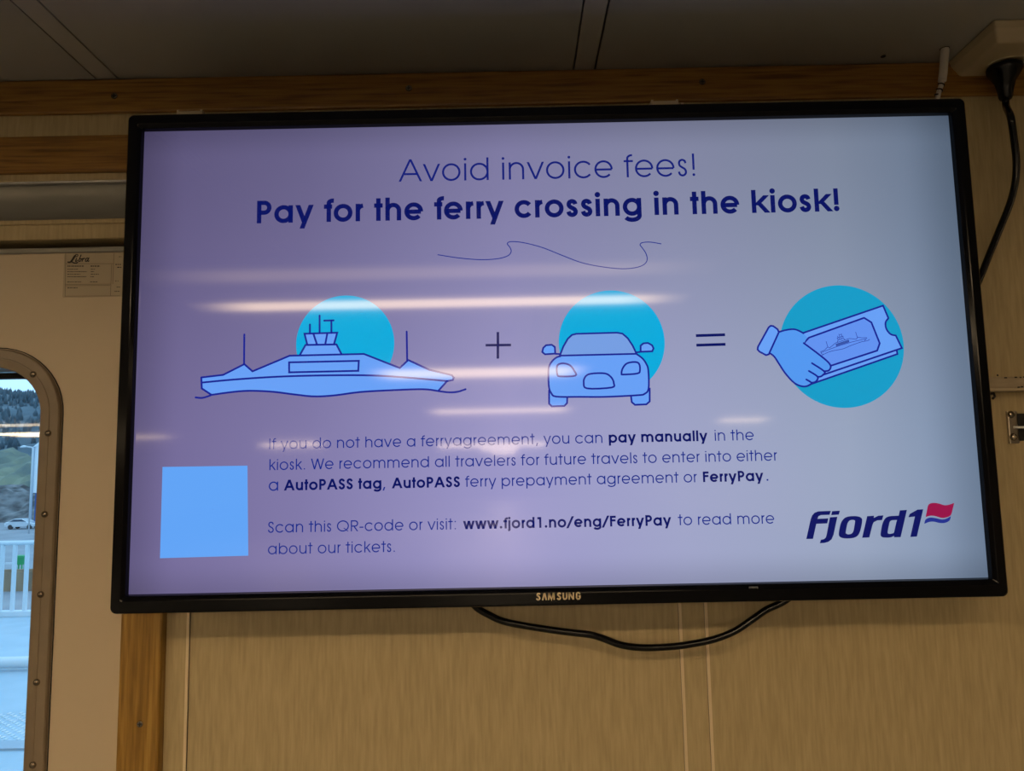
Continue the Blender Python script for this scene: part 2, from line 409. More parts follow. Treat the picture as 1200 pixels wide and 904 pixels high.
def ink(E):
    xs = []
    for e in E:
        if e[0] == 'D': xs += [e[1][0]-e[2], e[1][0]+e[2]]
        else: xs += [p[0] for p in e[1]]
    return (min(xs), max(xs)) if xs else None
def text(dr, s, wt, w, p0, p1, m=0, lay=3, ysc=None):     # baseline from photo pixel p0 to p1, fitted in width
    x = 0; G = []; lo = hi = None
    for ch in s:
        adv, E = glyph(ch, wt, w); k = ink(E)
        if k:
            a, b = k[0]+x-(w/2 if lo is None else 0), k[1]+x+w/2
            lo = a if lo is None else lo; hi = b
        G.append((x, E)); x += adv
    A = at(*p0, dr.Y); B = at(*p1, dr.Y); A = Vector((A.x, A.z)); B = Vector((B.x, B.z))
    sx = (B-A).length/(hi-lo); u = (B-A).normalized(); v = Vector((-u.y, u.x)); sy = sx*(ysc or 1)
    T = lambda p, x: tuple(A+u*((p[0]+x-lo)*sx)+v*(p[1]*sy))
    for x, E in G:
        for e in E:
            if e[0] == 'S': dr.stroke([T(p, x) for p in e[1]], w*sx, m, lay, **e[2])
            elif e[0] == 'P': dr.poly([T(p, x) for p in e[1]], m, lay)
            else: dr.disc(T(e[1], x), e[2]*sx, m, lay, 16)
def crop(ox, oy, sc, Y):
    def f(u, v): p = at(ox+u/sc, oy+v/sc, Y); return (p.x, p.z)
    return f

# lettering on the placard
dp = Draw(PY-.0002); g = crop(60, 280, 11.3, dp.Y); mm = .00105
for pts, wd in (([(222, 308), (250, 305), (275, 275), (300, 235), (325, 212), (352, 210), (350, 228), (328, 240)], 1.0), ([(325, 214), (300, 260), (268, 303), (240, 312), (222, 308)], 1.6), ([(262, 300), (300, 318), (330, 322), (352, 310)], 1.4),
                ([(338, 258), (322, 292), (330, 301), (350, 282)], 1.2), ([(396, 214), (370, 280), (366, 297), (380, 300), (396, 282), (398, 266), (386, 266)], 1.2), ([(402, 268), (424, 262), (408, 299)], 1.1), ([(416, 276), (436, 258), (446, 262)], 1.2), ([(492, 262), (474, 256), (456, 276), (456, 297), (472, 296), (494, 262)], 1.2), ([(500, 252), (484, 290), (492, 299), (502, 292)], 1.2)):
    dp.stroke([tuple(v) for v in catmull([Vector(g(*p)) for p in pts], 6)], wd*mm, 0, 1, rnd=True)
for pts in ([(192, 330), (830, 330)], [(190, 606), (790, 600)], [(832, 192), (815, 600)], [(192, 192), (184, 770)], [(800, 340), (785, 760)], [(190, 760), (910, 755)], [(192, 622), (780, 616)]):
    dp.stroke([g(*p) for p in pts], .0006, 1, 1)
random.seed(4)
for y, x0, x1, x2, x3, wd in ((362, 215, 430, 522, 645, 1.5), (404, 215, 355, 525, 585, .8), (436, 215, 475, 525, 570, .9), (470, 215, 385, 525, 632, .9), (502, 215, 470, 520, 565, 1), (572, 215, 405, 515, 612, .9), (650, 215, 355, 0, 0, 1.1),
                             (238, 895, 935, 0, 0, .8), (340, 850, 925, 0, 0, 1.2), (378, 875, 930, 0, 0, 1.4), (640, 865, 915, 0, 0, .8), (696, 835, 905, 0, 0, .9), (560, 850, 868, 880, 890, 1.)):
    for a, b in ((x0, x1), (x2, x3)):
        x = a
        while x < b:
            e = min(b, x+random.uniform(10, 30)); dp.stroke([g(x, y), g(e, y-.4)], .0009*wd, 0, 1); x = e+random.uniform(4, 9)
dp.build('lettering', [M_INK, M_INKG], plac)

# ------------------------------------------------------------------ the television
SGLOSS = .052
def glow(name, srgb, k=1.):
    m = mat(name, (.0, .0, .0), SGLOSS, 0, .30, emit=lin(srgb), estr=k); return m
TVB = (0, .03, Z0-.27)
tv = empty('television', TVB)
tag(tv, 'large flat television with glossy black rim showing a ferry payment notice', 'television')
oTL, oTR, oBR, oBL = at(149.5, 134, -.008), at(1131.5, 114.4, -.008), at(1182.5, 699.5, -.008), at(128, 722, -.008)
ox0, ox1 = (oTL.x+oBL.x)/2, (oTR.x+oBR.x)/2; oz0, oz1 = (oBL.z+oBR.z)/2, (oTL.z+oTR.z)/2
SX, SZ = .4430, .2492
k = MB(); LL = []
ix0, ix1, iz0, iz1 = -SX, SX, Z0-SZ, Z0+SZ
def lerp_rect(t, y, r): return rrect(ox0+(ix0-ox0)*t, ox1+(ix1-ox1)*t, oz0+(iz0-oz0)*t, oz1+(iz1-oz1)*t, r, y, 6)
for t, y, r in ((.06, .034, .006), (0, .028, .0065), (0, -.004, .0065), (.05, -.0075, .006), (.14, -.0088, .0052), (.68, -.0088, .003), (.74, -.0084, .0026), (.93, -.0056, .001), (.955, -.0048, .001), (.985, -.0008, .0006), (1, -.0004, .0006), (1, .0015, .0006)): LL.append(lerp_rect(t, y, r))
k.loops(LL, 0); k.build('bezel', M_BEZEL, tv)
k = MB(); k.loops([lerp_rect(.2, .020, .004), lerp_rect(.2, .036, .004), lerp_rect(1.8, .048, .02), lerp_rect(5, .062, .03)], 0, False, True, True)
for i in range(18): k.box(-.14+i*.016, -.132+i*.016, .062, .0628, Z0+.08, Z0+.14)
k.build('back_housing', M_HOUSE, tv)

scm = glow('lit_screen', (150, 148, 192)); N, L, b = nodes(scm)
tc = N.new('ShaderNodeTexCoord'); sp = N.new('ShaderNodeSeparateXYZ'); L.new(tc.outputs['Object'], sp.inputs[0])
def mrange(src, a, b_, c_, d_):
    m_ = N.new('ShaderNodeMapRange'); m_.interpolation_type = 'SMOOTHSTEP'; L.new(src, m_.inputs[0])
    for i, v in enumerate((a, b_, c_, d_)): m_.inputs[i+1].default_value = v
    return m_.outputs[0]
def mathn(op, a, b_):
    m_ = N.new('ShaderNodeMath'); m_.operation = op
    for i, v in enumerate((a, b_)):
        if isinstance(v, (int, float)): m_.inputs[i].default_value = v
        else: L.new(v, m_.inputs[i])
    return m_.outputs[0]
cr = N.new('ShaderNodeValToRGB'); el = cr.color_ramp.elements
SCREEN = [(0, (108, 99, 142)), (.2, (122, 115, 160)), (.45, (148, 144, 190)), (.65, (152, 156, 190)), (.85, (145, 157, 182)), (1, (118, 137, 163))]  # view-angle tint and uneven backlight put into the emission colour
el[0].position, el[0].color = SCREEN[0][0], (*lin(SCREEN[0][1]), 1); el[1].position, el[1].color = 1, (*lin(SCREEN[-1][1]), 1)
for p, cc in SCREEN[1:-1]:
    e = el.new(p); e.color = (*lin(cc), 1)
L.new(mrange(sp.outputs[0], -SX, SX, 0, 1), cr.inputs[0])
cr_in = cr.inputs[0].links[0].from_node; cr_in.interpolation_type = 'LINEAR'
lz0 = Z0-TVB[2]
topd = mrange(sp.outputs[2], lz0-.16, lz0+SZ, 1.13, .70)  # dimming towards top and edges put into the emission as well
def edge(src, a, b_): return mrange(src, a, b_, .72, 1)
f_ = mathn('MULTIPLY', topd, mathn('MULTIPLY', edge(sp.outputs[0], -SX-.004, -SX+.05), edge(sp.outputs[0], SX+.004, SX-.06)))
f_ = mathn('MULTIPLY', f_, edge(sp.outputs[2], lz0-SZ-.008, lz0-SZ+.035))
f_ = mathn('MULTIPLY', f_, edge(sp.outputs[2], lz0+SZ+.008, lz0+SZ-.035))
L.new(cr.outputs[0], b.inputs['Emission Color']); L.new(f_, b.inputs['Emission Strength'])
k = MB().box(-SX, SX, 0, .004, Z0-SZ, Z0+SZ); screen = k.build('screen', scm, tv)

M_NAVY = glow('navy_text', (18, 42, 136)); M_NAVYB = glow('deep_navy_text', (10, 20, 96))
M_LINE = glow('blue_outline', (26, 36, 145)); M_FILL = glow('light_blue_fill', (104, 160, 246)); M_CYAN = glow('cyan_disc', (12, 170, 220))
M_CYAN2 = glow('deep_cyan_disc', (24, 156, 200)); M_QR = glow('pale_blue_panel', (98, 164, 246)); M_RED = glow('crimson_flag', (150, 20, 72)); M_GRAPH = glow('dark_sign_ink', (38, 36, 92))
M_BLUE2 = glow('flag_blue', (36, 50, 140)); M_THIN = glow('thin_blue', (60, 90, 170))
Y1 = -.00015
dr = Draw(Y1); text(dr, 'Avoid invoice fees!', 'l', .064, (466, 213.2), (816, 206.4)); dr.build('heading_text', glow('title_navy', (20, 32, 118)), screen)
dr = Draw(Y1); text(dr, 'Pay for the ferry crossing in the kiosk!', 'b', .135, (301, 262), (986.5, 247.6)); dr.build('subheading_text', M_NAVYB, screen)
LW, BW = .076, .14
def para(name, segs):
    dr = Draw(Y1)
    for s, wt, p0, p1 in segs: text(dr, s, wt, LW if wt == 'l' else BW, p0, p1, 0 if wt == 'l' else 1)
    dr.build(name, [M_NAVY, M_NAVYB], screen)
def bl(x, a, b_): return (x, a[1]+(b_[1]-a[1])*(x-a[0])/(b_[0]-a[0]))
def line(name, a, b_, segs):
    para(name, [(s, wt, bl(x0, a, b_), bl(x1, a, b_)) for s, wt, x0, x1 in segs])
line('paragraph_line', (315, 526.8), (883, 516), [('If you do not have a ferryagreement, you can', 'l', 315.5, 706), ('pay manually', 'b', 713.5, 830.5), ('in the', 'l', 837, 883.5)])
line('paragraph_line', (315, 551.3), (911, 540), [('kiosk. We recommend all travelers for future travels to enter into either', 'l', 315.5, 911.5)])
line('paragraph_line', (315, 575.5), (901, 563.7), [('a', 'l', 315, 326), ('AutoPASS tag', 'b', 331.5, 447), (',', 'l', 447.6, 452.4), ('AutoPASS', 'b', 458, 539), ('ferry prepayment agreement or', 'l', 544.5, 817.5), ('FerryPay', 'b', 824, 896), ('.', 'l', 897.3, 901.4)])
line('paragraph_line', (314, 624.7), (907, 613.8), [('Scan this QR-code or visit:', 'l', 314, 535), ('www.fjord1.no/eng/FerryPay', 'b', 541.5, 788), ('to read more', 'l', 794, 907.5)])
line('paragraph_line', (314, 650), (463, 647), [('about our tickets.', 'l', 314, 463.5)])

dr = Draw(Y1); g = crop(500, 260, 4, Y1)
dr.stroke([tuple(v) for v in catmull([Vector(g(*p)) for p in ((53, 155), (150, 170), (250, 178), (330, 174), (380, 160), (396, 140), (390, 120), (378, 103), (392, 94), (430, 95), (480, 104), (550, 124), (640, 160), (720, 190), (800, 208), (900, 220), (970, 217), (1015, 203), (1033, 180), (1028, 150), (1010, 122), (1000, 108), (1012, 98), (1050, 96), (1098, 104))], 8)], .00095, 0, 3, rnd=True)
dr.build('wavy_line', M_NAVY, screen)
dr = Draw(Y1); q = [at(x, y, Y1) for x, y in ((190.5, 547.5), (290, 546), (291, 651.5), (187.5, 654.5))]
dr.poly([(p.x, p.z) for p in q], 0, 1); dr.build('blue_panel', M_QR, screen)

def sm(g, pts, n=5, closed=False): return [tuple(v) for v in catmull([Vector(g(*p)) for p in pts], n, closed)]
def disc_at(dr, px, py, r, m): p = at(px, py, dr.Y); dr.disc((p.x, p.z), r*(CD+dr.Y)/ray(px, py).y/CF*ray(px, py).y*1.0*math.cos(0)*1.0, m, 1, 96)
# ferry
def ferry(dr, g, wd, fill=True, lay=2, win_fill=None):
    hull = [(120, 342), (205, 332), (288, 290), (320, 318), (465, 257), (755, 250), (895, 305), (928, 274), (1010, 312), (1098, 333), (1106, 342), (1102, 352), (1080, 356), (1045, 395)]
    wave = [(1045, 395), (985, 388), (860, 392), (740, 399), (640, 412), (560, 416), (480, 408), (400, 398), (310, 394), (240, 399), (160, 410)]
    P = lambda L: [g(*p) for p in L]
    side = [(160, 410), (122, 385), (120, 342)]
    if fill:
        dr.poly(P(hull)+sm(g, wave, 4)[1:]+P(side)[1:-1], 1, lay); dr.poly(P([(505, 257), (527, 215), (648, 213), (668, 254)]), 1, lay); dr.poly(P([(523, 171), (651, 167), (638, 215), (534, 217)]), 1, lay)
    for L in (hull, side, [(505, 254), (527, 215), (648, 213), (667, 250)], [(558, 172), (572, 214)], [(612, 170), (604, 213)], [(544, 135), (544, 170)], [(582, 100), (582, 168)], [(628, 120), (628, 168)], [(600, 120), (637, 119)], [(288, 174), (287, 290)], [(922, 163), (924, 276)]):
        dr.stroke(P(L), wd, 0, lay+1, rnd=True)
    for L in ([(463, 283), (735, 277), (733, 316), (463, 322)], [(523, 171), (651, 167), (638, 213), (534, 215)]): dr.stroke(P(L), wd, 0, lay+1, closed=True)
    for L in ([(122, 362), (250, 350), (420, 339), (600, 334), (780, 334), (920, 342), (1080, 356)], wave, [(98, 420), (122, 422), (145, 416), (160, 410)], [(1045, 395), (1085, 400), (1120, 398), (1152, 388)]):
        dr.stroke(sm(g, L), wd, 0, lay+1, rnd=True)
dr = Draw(Y1); disc_at(dr, 404.5, 403.0, 58.3, 2); ferry(dr, crop(200, 340, 3.3333, Y1), .0020)
dr.build('ferry_picture', [M_LINE, M_FILL, M_CYAN], screen)
# car
dr = Draw(Y1); disc_at(dr, 716.8, 401.5, 62.8, 2); g = crop(560, 320, 3.75, Y1); wd = .0019
for L in ([(313, 515), (313, 575), (325, 587), (380, 585), (392, 572), (393, 540)], [(672, 535), (676, 568), (690, 580), (740, 578), (755, 565), (755, 505)]): dr.poly([g(*p) for p in L], 1, 2); dr.stroke([g(*p) for p in L], wd, 0, 3)
body = [(365, 366), (345, 372), (325, 390), (313, 412), (310, 440), (312, 500), (322, 528), (345, 544), (450, 545), (560, 545), (700, 538), (732, 532), (750, 508), (749, 430), (740, 400), (722, 375), (697, 357)]
dr.poly(sm(g, body, 4), 1, 4); dr.stroke(sm(g, body, 4), wd, 0, 5)
for L in ([(283, 348), (287, 330), (300, 318), (325, 316), (338, 326), (340, 355), (295, 358)], [(715, 347), (715, 320), (727, 310), (747, 308), (765, 318), (772, 332), (766, 345)]): dr.poly([g(*p) for p in L], 1, 4); dr.stroke([g(*p) for p in L], wd, 0, 5, closed=True)
for L in ([(340, 356), (362, 357)], [(695, 350), (716, 347)]): dr.stroke([g(*p) for p in L], wd, 0, 5)
ws = [(360, 364), (375, 325), (395, 290), (413, 273), (432, 268), (610, 263), (635, 267), (658, 287), (680, 320), (697, 356)]
dr.poly([g(*p) for p in ws], 3, 6); dr.stroke([g(*p) for p in ws], wd, 0, 7, closed=True)
for L in ([(349, 446), (347, 415), (355, 402), (378, 398), (405, 407), (423, 430), (428, 452), (362, 455)], [(631, 443), (636, 420), (655, 398), (690, 392), (708, 400), (712, 426), (702, 442), (640, 447)], [(465, 482), (471, 458), (490, 445), (530, 441), (565, 444), (588, 462), (597, 485), (588, 504), (480, 508)]): dr.stroke(sm(g, L, 4, True), wd, 0, 7, closed=True)
dr.build('car_picture', [M_LINE, M_FILL, M_CYAN, glow('windscreen_blue', (118, 158, 226))], screen)
dr = Draw(Y1)
for L in ([(34, 318), (146, 317)], [(88, 260), (88, 377)]): dr.stroke([g(*p) for p in L], .0027, 0, 3)
dr.build('plus_sign', M_GRAPH, screen)
dr = Draw(Y1)
for L in ([(958, 276), (1086, 272)], [(960, 318), (1088, 314)]): dr.stroke([g(*p) for p in L], .0030, 0, 3)
dr.build('equals_sign', M_NAVYB, screen)
# hand holding a ticket
dr = Draw(Y1); disc_at(dr, 986.3, 405.8, 73.4, 2); g = crop(860, 320, 5.0227, Y1); P = lambda L: [g(*p) for p in L]; wd = .0019
back = [(480, 560), (958, 455), (962, 478), (425, 665)]; dr.poly(P(back), 1, 2); dr.stroke(P([(958, 455), (962, 478), (425, 665)]), wd, 0, 3)
tk = P([(403, 355), (877, 193), (908, 266)])+sm(g, [(908, 268), (892, 292), (896, 328), (920, 360), (952, 369)], 5)+P([(988, 443), (490, 612)])
dr.poly(tk, 1, 4); dr.stroke(tk, wd, 0, 5)
inn = P([(410, 415), (440, 382), (765, 265), (808, 292), (857, 415), (842, 458), (560, 550)])
dr.poly(inn, 3, 6); dr.stroke(inn, wd, 0, 7)
A0, B0 = Vector((510, 488)), Vector((797, 392)); s0, e0 = Vector((98, 420)), Vector((1152, 388))
cs = complex(*(B0-A0))/complex(*(e0-s0))
def gt(u, v): z = complex(u-s0.x, v-s0.y)*cs; return g(A0.x+z.real, A0.y+z.imag)
ferry(dr, gt, .0005, False, 7)
dr.poly([gt(*p) for p in ((463, 283), (735, 277), (733, 316), (463, 322))], 4, 8)
hand = [(255, 352), (300, 338), (350, 332), (383, 342), (408, 358), (430, 380), (412, 414), (480, 466), (545, 518), (567, 545), (563, 568), (548, 578), (528, 579), (524, 600), (508, 611), (490, 612), (488, 632), (474, 644), (455, 647), (420, 668), (390, 666), (350, 645), (300, 590), (262, 532), (235, 492), (208, 472)]
dr.poly(P(hand), 5, 8)
for L in ([(255, 352), (300, 338), (350, 332), (383, 342), (408, 356)], [(410, 414), (480, 466), (545, 518), (568, 548), (562, 570), (548, 578), (528, 579)], [(458, 532), (530, 580), (524, 600), (508, 611), (490, 612)], [(440, 578), (490, 610), (488, 632), (474, 644), (455, 647)], [(425, 628), (456, 650), (425, 668), (390, 666), (350, 645), (300, 590), (262, 532), (235, 492), (208, 472)]): dr.stroke(sm(g, L, 4), wd, 0, 9, rnd=True)
cuff = [(203, 322), (215, 312), (230, 314), (256, 333), (263, 350), (212, 462), (204, 480), (188, 485), (150, 465), (138, 452), (140, 436)]
dr.poly(P(cuff), 1, 10); dr.stroke(P(cuff), wd, 0, 11, closed=True)
dr.build('ticket_picture', [M_LINE, M_FILL, M_CYAN2, glow('ticket_inner_blue', (98, 146, 240)), M_THIN, glow('hand_blue', (84, 152, 240))], screen)
# company logo
dr = Draw(Y1); g = crop(920, 570, 5.4545, Y1); P = lambda L: [g(*p) for p in L]
def lob(pts, n=4): return sm(g, pts, n, True)
dr.poly(P([(135, 338), (163, 212), (172, 188), (188, 170), (212, 161), (292, 158), (284, 183), (230, 185), (213, 192), (207, 209), (276, 206), (269, 238), (199, 241), (178, 337)]), 0, 3)
dr.poly(P([(300, 160), (350, 157), (343, 182), (294, 185)]), 0, 3)
dr.poly(P([(286, 199), (334, 196), (309, 312), (297, 340), (276, 356), (250, 363), (222, 365), (228, 343), (248, 339), (260, 328), (265, 310)]), 0, 3)
def ring(outer, inner):
    O = sm(g, outer, 6, True); I = sm(g, inner, 6, True); n = dr.mb.add([dr.P(p, 3) for q in zip(O, I) for p in q]); k_ = len(O)
    for i in range(k_): j = (i+1) % k_; dr.mb.face([n+2*i, n+2*j, n+2*j+1, n+2*i+1], 0)
ring([(375, 208), (405, 194), (455, 192), (485, 202), (492, 225), (480, 285), (462, 318), (430, 332), (380, 334), (350, 324), (343, 300), (355, 240)], [(410, 222), (420, 217), (436, 216), (445, 220), (446, 230), (438, 280), (430, 298), (418, 306), (402, 308), (390, 303), (388, 290), (398, 240)])
dr.poly(P([(492, 330), (524, 192), (568, 189), (566, 203), (596, 189), (628, 187), (619, 217), (588, 219), (566, 230), (559, 245), (538, 328)]), 0, 3)
dr.poly(P([(733, 155), (778, 152), (738, 326), (695, 327), (700, 300)]), 0, 3)
ring([(640, 206), (665, 193), (700, 190), (728, 191), (724, 215), (716, 250), (706, 300), (698, 316), (670, 328), (630, 328), (612, 318), (611, 295), (622, 240)], [(670, 226), (680, 219), (695, 217), (714, 217), (712, 225), (706, 250), (698, 285), (694, 298), (682, 303), (664, 305), (656, 299), (656, 286), (664, 245)])
dr.poly(P([(800, 325), (829, 194), (788, 199), (796, 178), (846, 150), (882, 148), (842, 322)]), 0, 3)
red = sm(g, [(898, 197), (906, 155), (914, 122), (930, 110), (955, 107), (985, 112), (1020, 122), (1050, 118), (1080, 107)], 4)+sm(g, [(1080, 107), (1070, 150), (1058, 186), (1030, 200), (1000, 203), (960, 192), (930, 189), (898, 197)], 4)[1:-1]
dr.poly(red, 1, 3)
blue = sm(g, [(889, 241), (897, 214), (925, 201), (960, 204), (1000, 213), (1030, 208), (1059, 192)], 4)+sm(g, [(1059, 192), (1050, 220), (1020, 235), (985, 235), (950, 227), (920, 229), (889, 241)], 4)[1:-1]
dr.poly(blue, 2, 3)
dr.build('company_logo', [M_NAVYB, M_RED, M_BLUE2], screen)

# maker's name on the rim
dr = Draw(-.0090); g = crop(600, 680, 10, dr.Y); wd = 1.75*.00091
def sstroke(L, curved=False): dr.stroke(sm(g, L, 5) if curved else [g(*p) for p in L], wd, 0, 1)
def S_(x, y): sstroke([(x+42, y+20), (x+34, y+9), (x+18, y+10), (x+12, y+24), (x+22, y+38), (x+36, y+50), (x+40, y+66), (x+30, y+78), (x+14, y+77), (x+7, y+64)], True)
S_(284, 152); sstroke([(358, 238), (378, 154)]); sstroke([(402, 237), (382, 154)])
sstroke([(430, 236), (433, 152)]); sstroke([(434, 154), (463, 232), (487, 150)]); sstroke([(494, 233), (488, 150)])
S_(526, 148); sstroke([(600, 150), (601, 205), (608, 222), (622, 224), (635, 218), (641, 203), (640, 148)])
sstroke([(670, 230), (670, 147)]); sstroke([(672, 149), (718, 228)]); sstroke([(720, 229), (719, 146)])
sstroke([(795, 166), (786, 149), (768, 148), (757, 162), (757, 208), (768, 223), (786, 222), (796, 208), (796, 188), (778, 188)])
dr.build('maker_name', M_LOGO, tv)
p = at(883, 688.8, -.0088)
MB().box(p.x-.0045, p.x+.0045, -.0092, -.0084, p.z-.0009, p.z+.0009).build('indicator', mat('grey_marking', (.10, .11, .12), .4), tv)

# bracket hanging the set on the wall
mt = empty('wall_bracket', (0, WY-.001, Z0-.1)); tag(mt, 'cream steel bracket with hook tabs, mostly hidden behind the television', 'bracket')
k = MB()
for z in (.10, -.06): k.box(-.30, .30, WY-.009, WY-.0005, Z0+z-.012, Z0+z+.012)
k.build('wall_rail', M_BOX, mt, bevel=.001)
for x0, x1, y in ((207, 237, 131), (763, 795, 119)):
    a, b = at(x0, y-2.2, .062), at(x1, y-2.2, .062); k = MB()
    k.box(a.x, b.x, .062, .078, Z0-.2, a.z-.0016); k.box(a.x, a.x+.0028, .062, .078, a.z-.003, a.z); k.box(b.x-.0028, b.x, .062, .078, a.z-.003, a.z)
    k.box(a.x+.004, b.x-.004, .078, WY-.009, Z0+.088, Z0+.112)
    k.build('hook_arm', M_BOX, mt, bevel=.0005)

# cords
def cord(name, pts, r, label, Y=None):
    P = [at(p[0], p[1], p[2]) for p in pts]
    o = MB().tube(catmull(P, 7), r, 12).build(name, M_CORD); tag(o, label, 'cable'); return o
cord('signal_cable', [(545, 690, .050), (556, 710, .053), (575, 722, .055), (592, 729, .056), (620, 734.5, .057), (660, 740.5, .058), (690, 744, .058), (705, 748, .059), (727, 756, .060), (750, 759.3, .061), (775, 759, .061), (802, 756.5, .061), (835, 750, .060), (860, 740.5, .059), (880, 727.5, .058), (898, 715, .056), (917, 706, .054), (940, 690, .051)], .00385, 'black cable sagging in a loop below the television')
BXc = at_z(1125, 60, ZC).x
zb = at(1135, 92, WY).z
bx0 = .5085; bx1 = bx0+.085; byf = at_z(1163, 22, ZC).y
bz = empty('socket_box', (.55, WY, zb)); tag(bz, 'ivory wall socket box in the upper right corner under the ceiling', 'socket box')
k = MB(); ins = .010
k.loops([[(bx0, WY+.001, ZC-.0005), (bx1, WY+.001, ZC-.0005), (bx1, byf, ZC-.0005), (bx0, byf, ZC-.0005)],
         [(bx0+.003, WY+.001, zb+.012), (bx1-.003, WY+.001, zb+.012), (bx1-.003, byf+.003, zb+.012), (bx0+.003, byf+.003, zb+.012)],
         [(bx0+.012, WY+.001, zb), (bx1-.012, WY+.001, zb), (bx1-.012, byf+.014, zb), (bx0+.012, byf+.014, zb)]], 0, False, True, True)
k.build('housing', M_BOX, bz, bevel=.0025)
pp = at_z(1177, 78, zb-.002)
k = MB().lathe((pp.x, pp.y, zb+.0006), (0, 0, -1), [(0, .0212), (.0016, .0212), (.0016, .0185), (.0003, .018)], 28); k.build('socket_ring', M_BOX, bz)
pg = empty('power_cord', (pp.x, pp.y, zb-.045)); tag(pg, 'black power cord plugged into the ivory socket box and running behind the television', 'power cord')
k = MB().lathe((pp.x, pp.y, zb-.0012), (.02, .10, -1), [(0, .0185), (.003, .0195), (.007, .0188), (.013, .0155), (.020, .0112), (.030, .0088), (.038, .0076), (.041, .006)], 28); k.build('plug', M_CORD, pg)
e = Vector((pp.x, pp.y, zb-.0012))+Vector((.02, .10, -1)).normalized()*.036
P = [e, e+Vector((.0015, .003, -.012))]+[at(*p) for p in ((1184.5, 138, .050), (1188.5, 165, .058), (1191, 190, .064), (1189.5, 215, .068), (1183, 240, .071), (1171, 270, .073), (1160, 297, .073), (1150, 322, .071), (1138, 350, .069))]
MB().tube(catmull(P, 7), .0040, 12).build('cord', M_CORD, pg)

# white cable from the ceiling
p0 = at_z(1107, 57, ZC)
wc = empty('white_cable', (p0.x, p0.y, ZC)); tag(wc, 'short white cable sleeve dropping from the ceiling behind the television corner', 'cable')
P = [(p0.x, p0.y, ZC+.008), (p0.x, p0.y, ZC-.004), at(1106.3, 72, p0.y), at(1105.2, 86, p0.y), at(1104, 95, p0.y)]
MB().tube(P, .0047, 14).build('sleeve', M_WHITE, wc)
P = [at(1104.4, 92, p0.y), at(1103, 100, p0.y), at(1100.5, 107, p0.y), at(1098.5, 116, p0.y), at(1097, 135, p0.y)]
MB().tube(P, .0028, 10).build('inner_cord', M_WHITE, wc)
k = MB()
hel = []
for i in range(37):
    t = i/36; c_ = at(1104.2-5.5*t, 95+17*t, p0.y); hel.append(c_+Vector((.0036*math.cos(t*17), .0036*math.sin(t*17), 0)))
k.tube(hel, .0008, 6); k.build('tape_wrap', M_DARK, wc)
k = MB().lathe((p0.x, p0.y, ZC-.0006), (0, 0, 1), [(0, .0054), (.0008, .0054)], 16); k.build('hole_rim', M_DARK, wc)

# rail and latch on the right of the wall
a, b = at(1150, 442.5, .082), at(1150, 458, .082)
rl = empty('wall_bar', (.60, WY, b.z)); tag(rl, 'chipped cream metal bar fixed on the wall right of the television', 'bar')
k = MB(); k.box(a.x-.01, .80, .082, WY+.001, b.z+.002, a.z); k.build('bar', noisy('chipped_cream', (.30, .24, .16), (.44, .35, .23), 22, (1, 1, 6), rough=.4), rl, bevel=.0008)
k = MB(); k.box(a.x-.01, .80, .078, WY+.001, b.z-.001, b.z+.002); k.build('lower_lip', M_BOX, rl, bevel=.0006)
random.seed(2)
k = MB()
for x, z in ((.535, a.z-.001), (.547, a.z-.0008), (.552, a.z-.001), (.556, a.z-.0006), (.553, b.z+.0035), (.558, b.z+.003), (.549, b.z+.003)):
    k.box(x-.0008*random.uniform(.6, 2), x+.0012, .0813, .0824, z-.0007, z+.0007)
k.build('paint_chips', M_DARK, rl)
p = at(1164, 462, .09); k = MB().tube([(p.x+.002, WY+.001, p.z+.001), (p.x+.002, .092, p.z+.001), (p.x-.001, .086, p.z-.003), (p.x-.004, .086, p.z-.006)], .0014, 8); k.build('hook', M_DARK, rl)
p = at(1169, 440, WY); k = MB().lathe((p.x, WY+.0005, p.z), (0, -1, 0), [(0, .0013), (.001, .001)], 8); k.build('nail', M_DARK, rl)

lt = empty('latch_plate', (.55, WY, at(1182, 501, .098).z)); tag(lt, 'small bolted steel latch plate on the wall at the right edge', 'latch')
za, zb2 = at(1182, 482, .0965).z, at(1186, 520, .0965).z; xa = at(1182.3, 501, .0965).x; xf = at(1193.5, 501, .0965).x
k = MB(); k.box(xa, xf, .0965, WY+.0005, zb2, za); k.box(xf-.0022, xf, .0965, WY+.03, zb2, za); k.box(xf, xf+.035, WY-.0006, WY+.0006, zb2+.003, za-.003, 1)
k.box(xf+.030, xf+.046, .0965, WY+.0005, zb2, za)
k.build('plate', [M_STEEL, M_DARK], lt, bevel=.0006)
for px, py in ((1184.5, 486), (1187.5, 512.3)):
    p = at(px, py, .0965)
    MB().lathe((p.x, .0968, p.z), (0, -1, 0), [(0, .0042), (.0008, .0044), (.0022, .0037), (.0033, .0022), (.0037, .0004)], 16).build('bolt', M_BOLT, lt)
p = at(1191.5, 501, .094); MB().tube([(p.x-.0035, .0935, p.z), (p.x+.037, .0935, p.z)], .0016, 10).build('pin', M_CHROME, lt)

